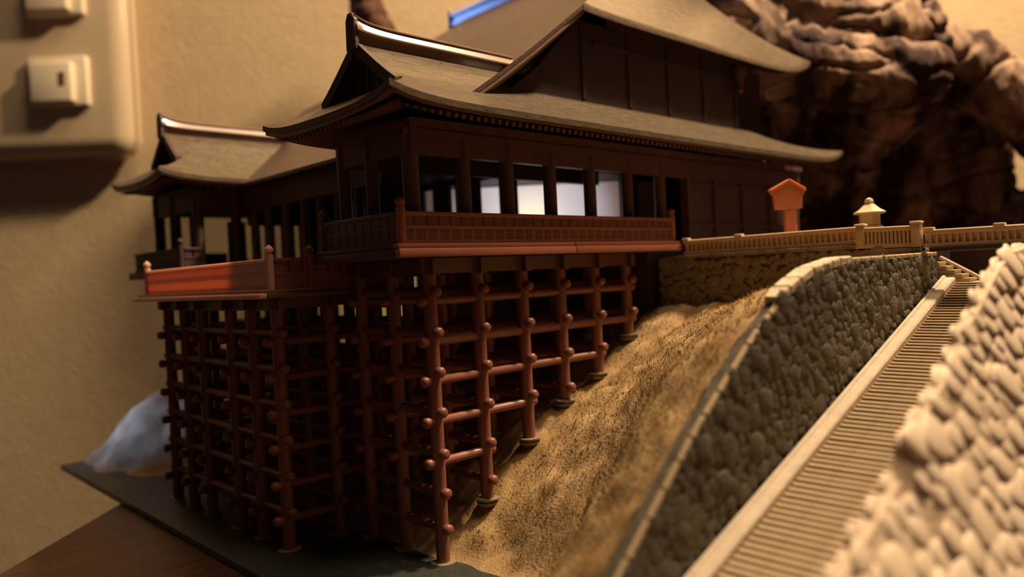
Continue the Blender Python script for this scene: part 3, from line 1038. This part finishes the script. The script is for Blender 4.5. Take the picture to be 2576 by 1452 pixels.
# short side flight at the stair head
SF = thing('side_steps', (132, -100, 68), 'short side flight of pale steps at the head of the long staircase', 'stairs')
for i in range(5):
    MB().bbox(128.2, 135, -98.0 + i * 2.1, -87, 70.4 + i * 1.3, 71.6 + i * 1.3, .15).build('step', M['step'], SF, (131, -94, 70 + i))
MB().bar((136, -99.5, 70.8), (136, -87.5, 78.2), 1.3, 1.1).build('curb', M['curb'], SF, (136, -93, 74), bevel=.2)

# pale boulder wall on the near side of the stairs
PW = thing('boulder_wall', (40, -130, 0), 'pale beige boulder wall in front of the stairs, brightly lit', 'wall')
ptop = interp([-39, -29, -5.4, -1.4, 16.6, 31, 47.3, 60, 75, 125], [33, 37, 46.0, 51, 59, 67, 75.2, 80.2, 81, 81])
b = MB()
xs = [-38.6 + 162 * i / 100 for i in range(101)]
NZ = 40
for x in xs:
    zt = ptop(x) - 1.2
    b.v.append(Vector((x, -122.5, 0)))
    b.v.append(Vector((x, -122.8, zt)))
    for j in range(NZ + 1):
        s = j / NZ
        p_ = Vector((x, -125.4 - 24 * s ** 1.1, zt * (1 - s)))
        b.v.append(p_ + Vector((0, -1, .4)) * (noise.noise(p_ * .09) * .5 + noise.noise(p_ * .3) * .3 - .3))
K = NZ + 3
for i in range(100):
    for j in range(K):
        b.f.append((i * K + j, i * K + (j + 1) % K, (i + 1) * K + (j + 1) % K, (i + 1) * K + j))
b.f += [tuple(range(K)), tuple(100 * K + j for j in reversed(range(K)))]
b.build('wall_core', M['palejoint'], PW, angle=40)
spots = []
for x, z, g in scatter(20000, (-38, 122, 1, 81), 5.0, lambda x, z: z < ptop(x) - 2.2, (.6, .75, .9, 1.0, 1.1)):
    s_ = 1 - z / (ptop(x) - 1.2)
    spots.append((Vector((x, -125.0 - 24 * s_ ** 1.1, z)), g * rr.uniform(1.5, 2.2), g * rr.uniform(1.4, 1.9)))
x = -37.0
while x < 122:
    wd = rr.uniform(3.5, 7.5)
    spots.append((Vector((x + wd / 2, -124.2, ptop(x + wd / 2) - 2.6 + rr.uniform(-.5, .7))), wd * 1.25, 5.4))
    x += wd
spots.sort(key=lambda s: (s[0] - CAM).length)
lay_stones(PW, spots, M['palestone'], Vector((0, -1, .45)).normalized(), Vector((1, 0, 0)), 44, flat=.42, deep=.36)

# ------------------------------------------------------------------ driftwood
def P(px, py, f):
    """a point f mm in front of the viewpoint"""
    return CAM + (cr * ((px - 1288) / 1930.7) + cu * ((726 - py) / 1930.7) + cf) * f


def wood(name, chains, voxel, parent, loc, amp, m='wood'):
    bm = bmesh.new()
    for ch in chains:
        for (p0, r0), (p1, r1) in zip(ch[:-1], ch[1:]):
            n = max(2, int((p1 - p0).length / (min(r0, r1) * .35)))
            for i in range(n + 1):
                s = i / n
                bmesh.ops.create_icosphere(bm, subdivisions=2, radius=(r0 + (r1 - r0) * s) * MM, matrix=Matrix.Translation((p0.lerp(p1, s) - loc) * MM))
    me = bpy.data.meshes.new('tmp_wood')
    bm.to_mesh(me)
    bm.free()
    o = bpy.data.objects.new('tmp_wood', me)
    COL.objects.link(o)
    md = o.modifiers.new('r', 'REMESH')
    md.mode = 'VOXEL'
    md.voxel_size = voxel * MM
    sm = o.modifiers.new('s', 'SMOOTH')
    sm.iterations = 6
    dg = bpy.context.evaluated_depsgraph_get()
    dg.update()
    ev = bpy.data.meshes.new_from_object(o.evaluated_get(dg))
    bpy.data.objects.remove(o)
    bpy.data.meshes.remove(me)
    ev.name = name
    nr = [v.normal.copy() for v in ev.vertices]
    for v, n in zip(ev.vertices, nr):
        p = v.co / MM
        q = Vector((p.x * .05, p.y * .05, p.z * .018))
        g = noise.fractal(q, 1.0, 2.0, 5) - 1.1 * max(0, 1 - abs(noise.noise(Vector((p.x * .035, p.y * .035, p.z * .07)) + Vector((9, 4, 2)))) * 7)
        rg = 1 - abs(noise.noise(Vector((p.x * .11, p.y * .11, p.z * .03)) + Vector((3, 1, 7)))) * 2
        lump = noise.noise(p * .025)
        v.co += n * MM * (amp * (.9 * g + .55 * rg + .8 * lump))
        v.co.z = max(v.co.z, (-2.4 - loc.z) * MM)
    ev.polygons.foreach_set('use_smooth', [True] * len(ev.polygons))
    ev.materials.append(M[m])
    o = bpy.data.objects.new(name, ev)
    return link(o, parent, loc)


DL = Vector((280, -10, -2.4))
DW = tag(wood('driftwood', [
    [(P(1830, 60, 404), 22), (P(1960, 150, 396), 20), (P(2100, 185, 388), 18), (P(2230, 190, 385), 18), (P(2320, 185, 390), 14)],
    [(P(1740, -90, 405), 24), (P(1900, 30, 412), 26), (P(2050, 70, 412), 26), (P(2200, 90, 412), 24), (P(2310, 105, 414), 16)],
    [(P(2050, -70, 437), 28), (P(2190, -30, 436), 26), (P(2275, 50, 432), 20)],
    [(P(2210, 255, 418), 24), (P(2285, 225, 418), 18), (P(2150, 330, 428), 23)],
    [(P(2150, 300, 445), 22), (P(2080, 430, 462), 26), (P(2090, 640, 468), 28), (P(2160, 930, 468), 32)],
    [(P(1960, 130, 425), 24), (P(2010, 240, 430), 24)],
    [(P(2200, 400, 470), 26), (P(2250, 520, 474), 28)],
    [(P(1930, 260, 440), 18), (P(1990, 340, 442), 20), (P(2050, 440, 450), 22)],
    [(P(2330, 110, 425), 18), (P(2430, 178, 427), 19), (P(2560, 262, 427), 19), (P(2700, 350, 425), 22), (P(2760, 520, 430), 24), (P(2700, 930, 440), 30)],
    [(P(2300, 230, 472), 30), (P(2400, 350, 478), 33), (P(2400, 500, 480), 34), (P(2400, 700, 480), 42), (P(2420, 930, 478), 42)],
    [(P(2500, 570, 460), 20), (P(2640, 580, 455), 22)],
    [(P(1790, -130, 385), 22), (P(1560, -300, 430), 18), (P(1150, -330, 470), 14), (P(930, -190, 475), 10.5)],
], 1.6, None, DL, 3.4), 'large reddish brown driftwood with ridged lit top and dark hollows, standing behind the model', 'driftwood')
wood('branch', [[(P(930, -190, 475), 10.5), (P(912, -40, 475), 10), (P(925, 30, 475), 10.5), (P(962, 100, 475), 10), (P(1010, 170, 475), 8), (P(1040, 240, 475), 5)]], 1.6, DW, P(930, -190, 475), 1.2, 'bark')
